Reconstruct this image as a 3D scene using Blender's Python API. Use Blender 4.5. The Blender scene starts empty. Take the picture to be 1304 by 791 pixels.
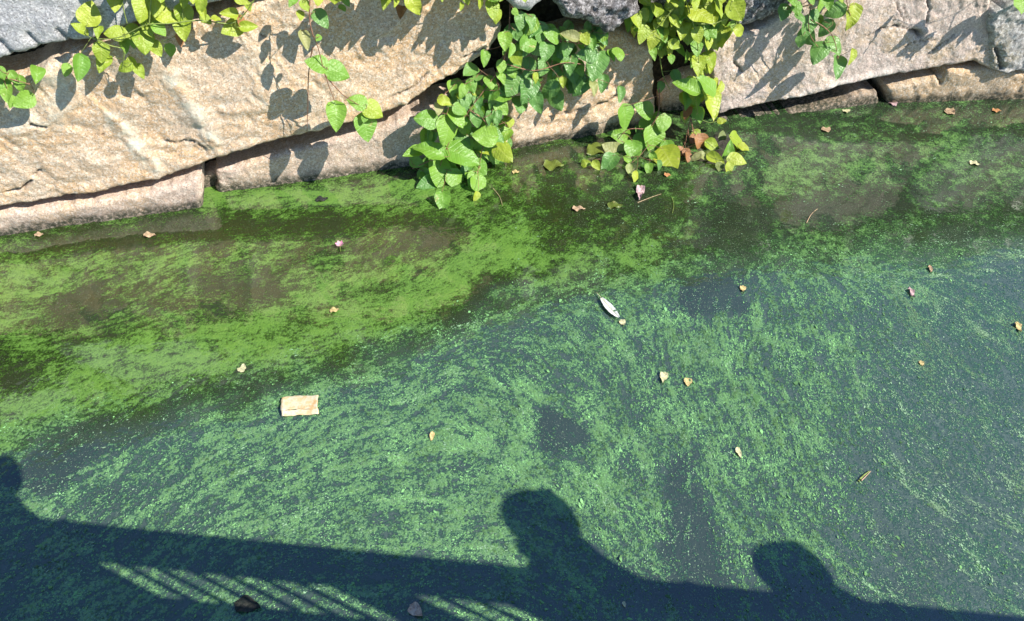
import bpy, math, random
import numpy as np
from mathutils import Vector, Matrix
random.seed(7); RNG = np.random.default_rng(11)
SC = bpy.context.scene; COL = SC.collection
# ------------------------------------------------------------------ camera
CAM_H, PITCH, FPX = 2.6, math.radians(48), 28/36*1304
cam = bpy.data.cameras.new('camera'); cam.lens = 28; cam.sensor_width = 36; cam.clip_start = .02; cam.clip_end = 2000
cam_o = bpy.data.objects.new('camera', cam); COL.objects.link(cam_o)
cam_o.location = (0, 0, CAM_H); cam_o.rotation_euler = (math.pi/2-PITCH, 0, 0); SC.camera = cam_o
# ------------------------------------------------------------------ light
SUN_EL, LIGHT_AZ = math.radians(44), math.radians(154.7)         # light travels towards LIGHT_AZ, downwards
L = np.array([math.cos(LIGHT_AZ)*math.cos(SUN_EL), math.sin(LIGHT_AZ)*math.cos(SUN_EL), -math.sin(SUN_EL)])
sun = bpy.data.lights.new('sun', 'SUN'); sun.energy = 5.0; sun.angle = math.radians(.25); sun.color = (1, .94, .85)
sun_o = bpy.data.objects.new('sun', sun); COL.objects.link(sun_o)
sun_o.rotation_euler = Vector(L).to_track_quat('-Z', 'Y').to_euler(); sun_o.location = (4, -2, 6)
world = bpy.data.worlds.new('World'); SC.world = world; world.use_nodes = True
wn_ = world.node_tree.nodes; wl_ = world.node_tree.links
sky = wn_.new('ShaderNodeTexSky'); sky.sky_type = 'NISHITA'; sky.sun_disc = False
sky.sun_elevation = SUN_EL
sky.sun_rotation = math.atan2(-L[0], -L[1])                        # clockwise from +Y
sky.air_density = 1.0; sky.dust_density = .1; sky.ozone_density = 8.0
bg = wn_['Background']; bg.inputs[1].default_value = .115; wl_.new(sky.outputs[0], bg.inputs[0])
SC.view_settings.view_transform = 'Standard'; SC.view_settings.look = 'None'
SC.view_settings.exposure = .74; SC.view_settings.gamma = 1
# ------------------------------------------------------------------ geometry of the place: where pixel rays meet water and wall
FW = np.array([0, math.cos(PITCH), -math.sin(PITCH)]); RT = np.array([1., 0, 0]); UP = np.array([0, math.sin(PITCH), math.cos(PITCH)])
CP = np.array([0, 0, CAM_H])
def ray(x, y):
    d = FW*FPX+RT*(x-652)+UP*(395.5-y); return d/np.linalg.norm(d)
def G(x, y, z=0.):                                                   # point at height z
    d = ray(x, y); return CP+d*((z-CAM_H)/d[2])
WA, WB = G(0, 300), G(1304, 127)
WD = (WB-WA)/np.linalg.norm(WB-WA); WN = np.array([WD[1], -WD[0], 0.])  # along the wall / out of the wall
def off_at(x, y): return (G(x, y)-WA)@WN                              # how far that waterline pixel stands in front of the wall line
OX = [0, 200, 420, 700, 1000, 1200, 1304]; OV = [0, -.01, -.05, off_at(700, 178)*.85, off_at(1000, 147), off_at(1200, 131), off_at(1304, 127)-.01]
OV = [float(v) for v in OV]
def OFFP(x): return float(np.interp(x, OX, OV))
def WP(x, y, off=0.):                                                # point on the wall face, off metres in front
    off = off+OFFP(x)
    d = ray(x, y); return CP+d*(((WA+WN*off-CP)@WN)/(d@WN))
def sz(x, y):                                                        # wall coordinates of a pixel
    p = WP(x, y); return (p-WA)@WD, p[2]
OS = [sz(x, np.interp(x, [0, 1304], [200, 90]))[0] for x in OX]
def sz3(x, y, off=0.):
    p = WP(x, y, off); return (p-WA)@WD, p[2], off+OFFP(x)
def proj(P):
    v = P-CP; dep = v@FW; return 652+FPX*(v@RT)/dep, 395.5-FPX*(v@UP)/dep
# ------------------------------------------------------------------ helpers
def tag(o, label=None, cat=None, group=None, kind=None):
    if label: o['label'] = label
    if cat: o['category'] = cat
    if group: o['group'] = group
    if kind: o['kind'] = kind
    return o
def mesh(name, V, F, mat=None, smooth=True, uv=None):
    m = bpy.data.meshes.new(name); m.from_pydata([tuple(v) for v in V], [], F)
    if mat: m.materials.append(mat)
    if smooth: m.polygons.foreach_set('use_smooth', [True]*len(m.polygons))
    if uv is not None:
        l = m.uv_layers.new(name='UVMap'); idx = np.empty(len(m.loops), int); m.loops.foreach_get('vertex_index', idx)
        l.data.foreach_set('uv', np.asarray(uv, float)[idx].ravel())
    m.update(); return m
def obj(name, me, parent=None, loc=None):
    o = bpy.data.objects.new(name, me); COL.objects.link(o)
    if parent: o.parent = parent
    if loc is not None: o.location = loc
    return o
def empty(name, loc):
    o = bpy.data.objects.new(name, None); o.empty_display_size = .05; COL.objects.link(o); o.location = tuple(loc); return o
_tab = RNG.random((256, 256))
def vn(x, y, s=0):
    x = np.asarray(x, float)+s*17.31; y = np.asarray(y, float)+s*9.77
    xi = np.floor(x).astype(int); yi = np.floor(y).astype(int); fx = x-xi; fy = y-yi
    fx = fx*fx*(3-2*fx); fy = fy*fy*(3-2*fy)
    t = lambda a, b: _tab[a & 255, b & 255]
    return (t(xi, yi)*(1-fx)+t(xi+1, yi)*fx)*(1-fy)+(t(xi, yi+1)*(1-fx)+t(xi+1, yi+1)*fx)*fy
def fbm(x, y, s=0, o=4, g=.5):
    r = 0; a = 1; n = 0
    for k in range(o):
        r = r+a*vn(x*2**k, y*2**k, s+k*3); n += a; a *= g
    return r/n
def sm(a, b, x):
    t = np.clip((x-a)/(b-a), 0, 1); return t*t*(3-2*t)
# ------------------------------------------------------------------ materials
class N:
    def __init__(s, name):
        s.m = bpy.data.materials.new(name); s.m.use_nodes = True; s.t = s.m.node_tree; s.p = s.t.nodes['Principled BSDF']; s.out = s.t.nodes['Material Output']
    def n(s, typ, ins=None, **kw):
        nd = s.t.nodes.new('ShaderNode'+typ)
        for k, v in kw.items(): setattr(nd, k, v)
        for k, v in (ins or {}).items(): s.set(nd.inputs[k], v)
        return nd
    def set(s, sock, v):
        if isinstance(v, bpy.types.NodeSocket): s.t.links.new(v, sock)
        else: sock.default_value = v
    def mix(s, f, a, b, blend='MIX'):
        nd = s.n('Mix', data_type='RGBA', blend_type=blend)
        s.set(nd.inputs[0], f); s.set(nd.inputs[6], c4(a)); s.set(nd.inputs[7], c4(b)); return nd.outputs[2]
    def math(s, op, a, b=0., c=None):
        nd = s.n('Math', operation=op); s.set(nd.inputs[0], a); s.set(nd.inputs[1], b)
        if c is not None: s.set(nd.inputs[2], c)
        return nd.outputs[0]
    def rng(s, v, a, b, c=0., d=1., typ='SMOOTHSTEP'):
        nd = s.n('MapRange', interpolation_type=typ); s.set(nd.inputs[0], v)
        for i, q in enumerate((a, b, c, d)): s.set(nd.inputs[i+1], q)
        return nd.outputs[0]
    def noise(s, co, scale, det=3., rough=.55, dist=0., out=0):
        return s.n('TexNoise', {'Vector': co, 'Scale': scale, 'Detail': det, 'Roughness': rough, 'Distortion': dist}).outputs[out]
def c4(c): return (*c, 1) if isinstance(c, tuple) and len(c) == 3 else c

def stone_mat(name, base, tint, pale, dark=(.05, .045, .04), darkamt=.0, tintamt=.5, lichen=0.):
    w = N(name); co = w.n('TexCoord').outputs['Object']
    at = w.n('Attribute', attribute_name='wear_shade').outputs['Color']; sp = w.n('SeparateColor', {'Color': at})
    big = w.noise(co, 5., 4, .6); med = w.noise(co, 24., 4, .65)
    c = w.mix(w.rng(big, .5-.25*tintamt, .66), base, tint)
    c = w.mix(w.math('MULTIPLY', w.rng(med, .52, .72), .55), c, pale)
    vo = w.n('TexVoronoi', {'Vector': co, 'Scale': 125., 'Randomness': 1.}); sv = w.n('SeparateColor', {'Color': vo.outputs['Color']})
    c = w.mix(w.rng(sv.outputs[0], .60, .80, 0, .75), c, pale)               # feldspar grains
    g = w.noise(co, 150., 3, .75)
    c = w.mix(w.rng(g, .53, .64, 0, .62), c, (.11, .09, .075))               # mica grains
    g2 = w.noise(co, 90., 3, .8)
    c = w.mix(w.rng(g2, .50, .78, 0, .60), c, tuple(x*.38 for x in base))
    if darkamt: 
        dm = w.noise(co, 38., 5, .75)
        c = w.mix(w.math('MULTIPLY', w.rng(dm, .47, .56), darkamt), c, dark)
    if lichen:
        lm = w.noise(co, 30., 4, .7)
        c = w.mix(w.math('MULTIPLY', w.rng(lm, .55, .66), lichen), c, (.10, .11, .10))
    c = w.mix(sp.outputs[0], c, tuple(min(.82, x*1.25) for x in pale))          # fresh pale fracture bands
    c = w.mix(w.math('MULTIPLY', sp.outputs[1], .9), c, (.05, .04, .03))         # shade painted into cracks and notches
    wl = w.math('MULTIPLY', sp.outputs[2], w.rng(w.noise(co, 60., 3, .7), .3, .6, .45, 1.))
    c = w.mix(wl, c, (.045, .048, .03))                                          # wet stained foot
    w.set(w.p.inputs['Base Color'], c); w.set(w.p.inputs['Roughness'], .82); w.set(w.p.inputs['Specular IOR Level'], .35)
    h = w.math('ADD', w.math('MULTIPLY', w.noise(co, 75., 4, .7), 1.0), w.math('MULTIPLY', g, .45))
    b = w.n('Bump', {'Height': h, 'Strength': .65, 'Distance': .008}); w.set(w.p.inputs['Normal'], b.outputs[0])
    return w.m
M = {}
M['tan'] = stone_mat('tan_granite', (.60, .455, .32), (.66, .44, .25), (.78, .675, .54), tintamt=.6)
M['pale'] = stone_mat('pale_granite', (.61, .49, .42), (.62, .47, .32), (.78, .68, .60), tintamt=.3, lichen=.25)
M['ledge'] = stone_mat('ledge_granite', (.55, .42, .33), (.58, .42, .28), (.72, .61, .50), tintamt=.4, lichen=.15)
M['ochre'] = stone_mat('ochre_granite', (.56, .43, .29), (.60, .41, .23), (.70, .61, .48), tintamt=.8)
M['grey'] = stone_mat('grey_granite', (.46, .455, .45), (.40, .40, .41), (.68, .675, .67))
M['rough'] = stone_mat('dark_rough_stone', (.27, .26, .26), (.24, .22, .22), (.60, .57, .56), darkamt=.85, lichen=.5)
M['white'] = stone_mat('white_lichen_stone', (.52, .50, .47), (.50, .43, .30), (.74, .73, .70), darkamt=.4)

def plain(name, col, rough=.6, spec=.4, var=.25, scale=60, bump=.3, dist=.002, col2=None):
    w = N(name); co = w.n('TexCoord').outputs['Object']; nz = w.noise(co, scale, 4, .65)
    c = w.mix(w.rng(nz, .35, .68), tuple(x*(1-var) for x in col), col2 or tuple(min(1, x*(1+var)) for x in col))
    w.set(w.p.inputs['Base Color'], c); w.set(w.p.inputs['Roughness'], rough); w.set(w.p.inputs['Specular IOR Level'], spec)
    w.set(w.p.inputs['Normal'], w.n('Bump', {'Height': nz, 'Strength': bump, 'Distance': dist}).outputs[0]); return w.m
def leaf_mat(name, a, b, rib, spot=(.55, .42, .2), spotamt=.15, trans=.28, rough=.42):
    w = N(name); uvn = w.n('TexCoord').outputs['UV']; s = w.n('SeparateXYZ', {0: uvn}); oi = w.n('ObjectInfo').outputs['Random']; co = w.n('TexCoord').outputs['Object']
    nz = w.noise(co, 3.5, 3, .6)
    c = w.mix(w.math('ADD', w.math('MULTIPLY', oi, .75), w.math('MULTIPLY', nz, .3)), a, b)
    u = w.math('ABSOLUTE', w.math('SUBTRACT', s.outputs[0], .5))
    vein = w.math('SINE', w.math('MULTIPLY', w.math('SUBTRACT', s.outputs[1], w.math('MULTIPLY', u, .55)), 46.))
    c = w.mix(w.rng(vein, .90, 1., 0, .16), c, rib)
    c = w.mix(w.rng(u, .010, .03, .5, 0.), c, rib)
    sn = w.noise(w.n('VectorMath', {0: co, 1: w.n('CombineXYZ', {0: w.math('MULTIPLY', oi, 9.)}).outputs[0]}, operation='ADD').outputs[0], 2.3, 3, .6)
    c = w.mix(w.rng(sn, .66, .74, 0, spotamt*4), c, spot)
    w.set(w.p.inputs['Base Color'], c); w.set(w.p.inputs['Roughness'], rough); w.set(w.p.inputs['Specular IOR Level'], .5)
    bh = w.math('SUBTRACT', w.math('MULTIPLY', nz, .6), w.math('MULTIPLY', w.rng(vein, .5, 1.), .10))
    bm = w.n('Bump', {'Height': bh, 'Strength': .35, 'Distance': .05}); w.set(w.p.inputs['Normal'], bm.outputs[0])
    tr = w.n('BsdfTranslucent', {'Color': w.mix(.5, c, b)}); mx = w.n('MixShader', {0: trans, 1: w.p.outputs[0], 2: tr.outputs[0]})
    w.t.links.new(mx.outputs[0], w.out.inputs[0]); return w.m
M['y'] = leaf_mat('yellow_green_leaf', (.26, .39, .035), (.40, .47, .045), (.44, .48, .12))
M['g'] = leaf_mat('green_leaf', (.14, .32, .04), (.24, .42, .05), (.28, .44, .12))
M['b'] = leaf_mat('cool_green_leaf', (.10, .26, .06), (.18, .35, .08), (.24, .38, .14), rough=.36)
M['p'] = leaf_mat('pale_blotched_leaf', (.24, .33, .08), (.40, .38, .17), (.42, .40, .18), spot=(.62, .50, .33), spotamt=.25)
M['r'] = leaf_mat('withered_brown_leaf', (.24, .11, .04), (.40, .20, .08), (.30, .14, .06), trans=.12)
M['s'] = leaf_mat('sunken_leaf', (.09, .13, .02), (.16, .20, .03), (.12, .15, .03), trans=.05)
M['stem'] = plain('reddish_stem', (.26, .13, .08), .5, .4, .4)
M['gstem'] = plain('green_stem', (.20, .26, .06), .5, .4, .3)
M['twig'] = plain('dry_twig', (.22, .15, .09), .8, .2, .4)

# ------------------------------------------------------------------ the pond: algae, turbid water, sky mirrored on top
def water_mat():
    w = N('algae_covered_water'); co = w.n('TexCoord').outputs['Object']
    at = w.n('Attribute', attribute_name='algae').outputs['Color']; s = w.n('SeparateColor', {'Color': at})
    at2 = w.n('Attribute', attribute_name='tone').outputs['Color']; s2 = w.n('SeparateColor', {'Color': at2})
    A, hue, clump = s.outputs; haze, brown, spk = s2.outputs
    f1 = w.noise(co, 300., 2, .8); f2 = w.noise(co, 120., 4, .8, .4)
    fine = w.math('ADD', w.math('MULTIPLY', w.math('SUBTRACT', f1, .5), 1.7), w.math('MULTIPLY', w.math('SUBTRACT', f2, .5), 2.1))
    dco = w.n('VectorMath', {0: co, 1: w.n('VectorMath', {0: w.noise(co, 60., 2, .6, out=1), 'Scale': .016}, operation='SCALE').outputs[0]}, operation='ADD').outputs[0]
    cell = w.n('TexVoronoi', {'Vector': dco, 'Scale': 95., 'Randomness': 1.}).outputs['Distance']
    fine = w.math('ADD', fine, w.math('MULTIPLY', w.math('SUBTRACT', .44, cell), w.math('ADD', .65, w.math('MULTIPLY', hue, .45))))
    Af = w.math('ADD', A, w.math('MULTIPLY', fine, w.math('ADD', .42, w.math('MULTIPLY', clump, .45))))
    water = w.mix(haze, (.016, .024, .020), (.072, .110, .088))
    water = w.mix(brown, water, (.024, .036, .007))
    lo = w.mix(hue, (.050, .112, .018), (.050, .124, .076)); hi = w.mix(hue, (.150, .315, .056), (.180, .360, .150))
    c = w.mix(w.rng(Af, .16, .46), water, lo)
    c = w.mix(w.rng(Af, .50, .98), c, hi)
    c = w.mix(w.rng(Af, 1.0, 1.5, 0, .8), c, w.mix(hue, (.19, .36, .06), (.20, .40, .12)))
    # small pale specks on the film
    vo = w.n('TexVoronoi', {'Vector': co, 'Scale': 240., 'Randomness': 1.}); cs = w.n('SeparateColor', {'Color': vo.outputs['Color']})
    dot = w.math('MULTIPLY', w.rng(vo.outputs['Distance'], .25, .5, 1., 0.), w.rng(w.math('ADD', cs.outputs[0], w.math('MULTIPLY', spk, .24)), .93, 1.02))
    c = w.mix(w.math('MULTIPLY', dot, .55), c, (.20, .27, .16))
    w.set(w.p.inputs['Base Color'], c); w.set(w.p.inputs['Roughness'], .9); w.set(w.p.inputs['Specular IOR Level'], 0.)
    h = w.math('ADD', w.math('MULTIPLY', A, .7), w.math('MULTIPLY', fine, .5))
    bm = w.n('Bump', {'Height': w.math('MULTIPLY', h, w.rng(Af, .1, .5, .15, 1.)), 'Strength': .9, 'Distance': .009}); w.set(w.p.inputs['Normal'], bm.outputs[0])
    w.set(w.p.inputs['Coat Weight'], 1.); w.set(w.p.inputs['Coat Roughness'], .07); w.set(w.p.inputs['Coat IOR'], 1.9)
    rp = w.n('Bump', {'Height': w.noise(co, 9., 3, .5), 'Strength': .25, 'Distance': .01}); w.set(w.p.inputs['Coat Normal'], rp.outputs[0])
    return w.m
M['water'] = water_mat()
STEP = .006
gx = np.concatenate([[-300, -60, -15, -6, -4.0], np.arange(-3.4, 3.5, STEP), [4.2, 7, 15, 60, 300]])
gy = np.concatenate([[-300, -60, -15, -5, -1, .3, .6], np.arange(.86, 4.2, STEP), [4.5, 5.2, 7, 15, 60, 300]])
X, Y = np.meshgrid(gx, gy); ny, nx = X.shape
dep = np.maximum(Y*FW[1]+(0-CAM_H)*FW[2], .3)
PX = 652+FPX*X/dep; PY = 395.5-FPX*(Y*UP[1]-CAM_H*UP[2])/dep
def blobs(lst):
    r = np.zeros_like(X)
    for (x, y, rx, ry, a, v) in lst:
        a = math.radians(a); dx = PX-x; dy = PY-y
        u = (dx*math.cos(a)+dy*math.sin(a))/rx; q = (-dx*math.sin(a)+dy*math.cos(a))/ry
        r += v*np.exp(-np.minimum(u*u+q*q, 40)**1.0)
    return r
wob = fbm(X*6, Y*6, 3)-.5; wob2 = fbm(X*6, Y*6, 8)-.5
PX0, PY0 = PX, PY; PX = PX+46*wob; PY = PY+34*wob2                    # organic edges for every patch
bound = np.interp(PX0, [0, 200, 420, 600, 720, 860, 1000, 1180, 1304], [560, 530, 470, 400, 378, 348, 338, 312, 300])  # edge of the wall's mirror image; tints either side paint part of that reflection
low = sm(-40, 34, PY0-bound+60*wob2)                                           # 1 in the sky-mirroring pond, 0 in the wall-mirroring belt
# -- algae density, read off the photograph
D = .50+blobs([
 (400,246,170,11,-3,.65),(262,258,26,20,-30,.5),(600,240,60,20,0,.1),
 (130,345,170,34,-8,.32),(290,318,70,18,-5,.15),(70,440,60,22,-15,.2),(230,450,190,42,-14,.36),(70,505,90,34,-20,.30),(20,365,50,20,0,.25),
 (340,400,120,26,-20,.2),(470,392,130,26,-22,.34),(590,345,110,26,-28,.42),(640,300,60,26,-40,.34),(500,330,60,16,-10,.3),(430,355,60,16,-8,.25),
 (110,382,62,20,-6,-.62),(18,478,34,26,0,-.5),(215,293,150,15,-3,-.55),(60,318,70,12,-8,-.3),(390,293,70,14,-5,-.25),(470,283,60,12,-5,-.15),
 (262,345,26,22,0,-.35),(330,372,40,26,10,-.42),(262,395,30,12,0,-.25),(415,458,80,11,-14,-.2),(300,500,90,11,-14,-.15),(30,545,60,16,-20,.35),(200,500,150,26,-16,.2),(420,440,110,20,-16,.2),(640,350,60,22,-25,.2),(520,262,90,14,-8,.25),(170,548,100,26,-20,-.62),
 (60,600,60,18,-20,-.6),(545,428,80,9,-20,-.2),(560,300,40,16,-20,-.35),(612,378,70,14,-30,-.45),(520,275,22,14,0,-.25),
 (690,270,70,36,0,-.42),(800,262,60,24,0,-.28),(735,330,60,22,0,.12),(850,325,80,18,-5,.22),(780,360,60,16,0,.10),
 (938,300,46,44,-35,-.70),(1080,262,120,20,-4,-.62),(1215,290,60,13,-3,-.45),(880,235,60,22,0,-.15),(740,195,90,16,-5,-.35),
 (1040,306,90,24,-3,.24),(1230,190,80,30,0,.14),(1150,150,170,12,-3,-.1),(1120,215,220,45,-3,.22),(1010,180,90,30,0,.12),(560,262,120,20,-5,.14),(980,180,110,18,-5,-.18),(1020,222,80,18,0,.10),(1280,280,50,16,0,.2),(1160,215,26,30,0,-.25),
 (906,376,40,24,0,-1.4),(716,550,26,25,0,-1.6),(700,500,18,10,0,-.2),(866,605,26,36,0,-.4),(880,685,38,52,-10,-.7),(800,590,30,24,40,-.2),(770,480,20,16,0,-.35),
 (890,480,110,110,0,.12),(960,620,70,110,10,.10),(760,640,60,50,40,.20),(500,540,230,60,-5,.14),(350,575,40,8,-38,.35),(680,500,40,9,30,.4),
 (520,610,220,70,-5,.22),(560,690,120,20,4,.20),(200,610,110,50,-25,.12),(430,520,60,14,-10,.12),(1010,345,120,14,-4,.10),(1150,360,70,22,5,.10),
 (1230,620,120,150,0,-.24),(1130,660,45,90,-10,-.12),(1290,350,60,40,0,-.22),(905,338,70,10,0,.25),(716,512,50,10,0,.2),(760,550,14,34,0,.2),(672,550,14,30,0,.2),(960,385,16,26,0,.2),(852,378,12,22,0,.15),(820,740,120,40,0,-.2),(1000,770,150,30,0,-.3),
 (150,640,60,30,-30,-.15)])
D += (fbm(X*4, Y*4, 21)-.5)*.55*(1-.55*low)+(fbm(X*14, Y*14, 31)-.5)*.35
D = np.clip(D, -.1, 1.1)
# -- drift of the scum as a direction field, then streaks drawn along it (line integral convolution)
ctl = [(100,340,-12),(100,480,-22),(250,460,-15),(400,400,-14),(560,350,-32),(640,300,-40),(700,230,-20),(900,200,-10),(1150,200,-5),(400,260,-3),(100,390,5),
 (60,560,-25),(250,540,-28),(340,580,-38),(450,500,-14),(560,580,-8),(560,690,6),(200,640,-35),(680,500,35),(800,450,68),(900,450,82),(1000,420,86),(1100,500,62),
 (1200,560,52),(1250,650,40),(1180,600,42),(1290,720,42),(900,620,72),(800,640,60),(700,620,40),(1000,660,60),(850,330,-15),(1050,300,-5)]
cs = np.zeros_like(X); sn = np.zeros_like(X)
for (x, y, a) in ctl:
    wgt = np.exp(-np.minimum(((PX0-x)**2+(PY0-y)**2)/(2*85.**2), 40))+1e-9
    cs += wgt*math.cos(2*math.radians(a)); sn += wgt*math.sin(2*math.radians(a))
ang = .5*np.arctan2(sn, cs)+(fbm(X*5, Y*5, 51)-.5)*1.5
ix, iy = np.cos(ang), np.sin(ang)                                     # image direction -> direction on the water
def Gv(px, py):
    dx = (px-652); du = (395.5-py); dz = FW[2]*FPX+UP[2]*du; k = -CAM_H/dz
    return dx*k, (FW[1]*FPX+UP[1]*du)*k
x0, y0 = Gv(PX0, np.clip(PY0, -300, 1200)); x1, y1 = Gv(PX0+ix, np.clip(PY0, -300, 1200)+iy)
vx, vy = x1-x0, y1-y0; nn = np.hypot(vx, vy)+1e-12; vx /= nn; vy /= nn
def lic(seed, coarse, steps, st):
    n0 = RNG.random((ny//coarse+2, nx//coarse+2))
    jj, ii = np.mgrid[0:ny, 0:nx].astype(float)
    acc = np.zeros((ny, nx)); tot = 0
    for sg in (1, -1):
        a, b = ii.copy(), jj.copy()
        for k in range(steps):
            ai = np.clip(a.astype(int), 0, nx-1); bi = np.clip(b.astype(int), 0, ny-1)
            wk = 1-k/steps
            u = a/coarse; v = b/coarse; u = np.clip(u, 0, n0.shape[1]-1.001); v = np.clip(v, 0, n0.shape[0]-1.001)
            u0 = u.astype(int); v0 = v.astype(int); fu = u-u0; fv = v-v0
            acc += wk*((n0[v0, u0]*(1-fu)+n0[v0, u0+1]*fu)*(1-fv)+(n0[v0+1, u0]*(1-fu)+n0[v0+1, u0+1]*fu)*fv); tot += wk
            a += sg*vx[bi, ai]*st; b += sg*vy[bi, ai]*st
    r = acc/tot; return (r-r.mean())/r.std()
lf = lic(1, 1, 4, 1.); lm = lic(2, 2, 9, 1.2); lc = lic(3, 5, 14, 1.8)
wx = X+.012*(fbm(X*40, Y*40, 61)-.5); wy = Y+.012*(fbm(X*40, Y*40, 62)-.5)
rid = 1-np.abs(2*fbm(wx*55, wy*55, 71, 3)-1)*3.2; rid = np.clip(rid, -1, 1)          # little crests of a clotted film
clot = (fbm(X*38, Y*38, 81, 3, .6)-.5)*4
right = sm(1000, 1200, PX0)*low
mott = (fbm(X*22, Y*22, 83, 4, .65)-.5)*5; east = sm(560, 800, PX0)
rid2 = np.clip(1-np.abs(2*fbm(wx*26+.3*lc*.1, wy*26, 75, 4, .6)-1)*3.4, -1, 1)
tex_up = (.13*lf+.13*lm+.05*lc+.12*clot)*(1-.75*east)+.24*mott*east+.15*clot*east+.20*mott+.20*rid+.10*rid2
tex_lo = .16*lf+.18*lm+.12*lc+.26*rid+.22*rid2+.16*clot+.13*mott
tex = tex_up*(1-low)+tex_lo*low
Amask = np.clip(.5+(D-.60+.06*low)*(1.05)+tex*.80*(1-.5*right), 0, 1.4)
Amask *= 1-.25*sm(780, 1000, PX0)*(1-low)                             # duller belt on the right
hue = np.clip(low*.95+.35*sm(650, 1000, PX0)*(1-low), 0, 1)  # cooler beyond the mirror edge: some sky reflection put into the colour
clumpy = np.clip(.9+.1*low, 0, 1)*(1-.4*right)
haze = np.clip((.22+.42*sm(.15, .5, D))*low+.5*right*(1-.55*sm(560, 760, PY0)*(1-sm(1200, 1304, PX0)))+.35*(fbm(X*3, Y*3, 91)-.5)+.12, 0, 1)
brown = np.clip((1-low)*(1-.45*sm(700, 1000, PX0))*(.75+.6*(fbm(X*5, Y*5, 93)-.5)), 0, 1)
spk = np.clip(.3+.7*right+.3*sm(640, 800, PX0), 0, 1)
V = np.stack([X.ravel(), Y.ravel(), np.zeros(X.size)], 1)
idx = np.arange(ny*nx).reshape(ny, nx)
Q = np.stack([idx[:-1, :-1], idx[:-1, 1:], idx[1:, 1:], idx[1:, :-1]], -1).reshape(-1, 4)
wm = bpy.data.meshes.new('water')
wm.vertices.add(len(V)); wm.vertices.foreach_set('co', V.ravel())
wm.loops.add(Q.size); wm.loops.foreach_set('vertex_index', Q.ravel().astype(np.int32))
wm.polygons.add(len(Q)); wm.polygons.foreach_set('loop_start', np.arange(0, Q.size, 4, dtype=np.int32)); wm.polygons.foreach_set('loop_total', np.full(len(Q), 4, np.int32))
wm.update(calc_edges=True); wm.materials.append(M['water'])
for nm, ch in (('algae', (Amask, hue, clumpy)), ('tone', (haze, brown, spk))):
    a = wm.color_attributes.new(nm, 'FLOAT_COLOR', 'POINT')
    a.data.foreach_set('color', np.stack([c.ravel() for c in ch]+[np.ones(X.size)], 1).ravel().astype(np.float32))
tag(obj('water', wm), kind='structure')
# -- clotted flakes of algae lying on the film: far too many to count
inside = (PX0 > -150) & (PX0 < 1450) & (PY0 > 110) & (PY0 < 860) & (Y > .87) & (Y < 4.1)
def flakes(name, n, prob, size, el, mat, tilt, label):
    pr = np.where(inside, prob, 0).ravel(); pr = pr/pr.sum()
    pick = RNG.choice(X.size, n, p=pr); cx = X.ravel()[pick]+RNG.normal(0, .003, n); cy = Y.ravel()[pick]+RNG.normal(0, .003, n)
    keep = ((cx-WA[0])*WN[0]+(cy-WA[1])*WN[1]) > -.3; pick, cx, cy = pick[keep], cx[keep], cy[keep]; n = len(cx)
    a = np.arctan2(vy.ravel()[pick], vx.ravel()[pick])+RNG.normal(0, .45, n)
    s = size*RNG.lognormal(0, .45, n); e = el*RNG.uniform(.6, 1.5, n)
    k = 5; th = np.linspace(0, 2*math.pi, k, endpoint=False)[None]+RNG.normal(0, .3, (n, k)); rr = RNG.uniform(.55, 1.1, (n, k))
    u = np.cos(th)*rr*s[:, None]*e[:, None]; v = np.sin(th)*rr*s[:, None]
    xx = cx[:, None]+u*np.cos(a)[:, None]-v*np.sin(a)[:, None]; yy = cy[:, None]+u*np.sin(a)[:, None]+v*np.cos(a)[:, None]
    ta, tb = RNG.normal(0, tilt, n), RNG.normal(0, tilt, n)
    zz = (xx-cx[:, None])*ta[:, None]+(yy-cy[:, None])*tb[:, None]; zz = zz-zz.min(1)[:, None]+.0006
    VV = np.stack([xx, yy, zz], -1).reshape(-1, 3).astype(np.float32)
    m = bpy.data.meshes.new(name); m.vertices.add(len(VV)); m.vertices.foreach_set('co', VV.ravel())
    m.loops.add(n*k); m.loops.foreach_set('vertex_index', np.arange(n*k, dtype=np.int32)); m.polygons.add(n)
    m.polygons.foreach_set('loop_start', np.arange(0, n*k, k, dtype=np.int32)); m.polygons.foreach_set('loop_total', np.full(n, k, np.int32))
    m.update(calc_edges=True); m.materials.append(mat); return tag(obj(name, m), label, 'algae', kind='stuff')
M['flake'] = plain('algae_clot', (.15, .32, .12), .8, .15, .55, 8, .2, .002)
M['fleck'] = plain('pale_algae_fleck', (.21, .34, .20), .8, .2, .4, 6, .2, .002)
flakes('algae_clots', 100000, low*(np.clip(Amask-.2, 0, 1)**1.2+.08*sm(.05, .3, D))*(.5+.7*sm(350, 900, PX0))*(1-.8*right)*(1+.5*np.exp(.5*lf)), .0014, 1.5, M['flake'], .28, 'ragged green clots of algae scattered over the open pond')
def seg_dist(S, Z, pl):
    r = np.full(S.shape, 999.)
    for a, b in zip(pl[:-1], pl[1:]):
        a = np.array(a); b = np.array(b); d = b-a; t = np.clip(((S-a[0])*d[0]+(Z-a[1])*d[1])/(d@d+1e-12), 0, 1)
        r = np.minimum(r, np.hypot(S-a[0]-t*d[0], Z-a[1]-t*d[1]))
    return r
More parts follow.
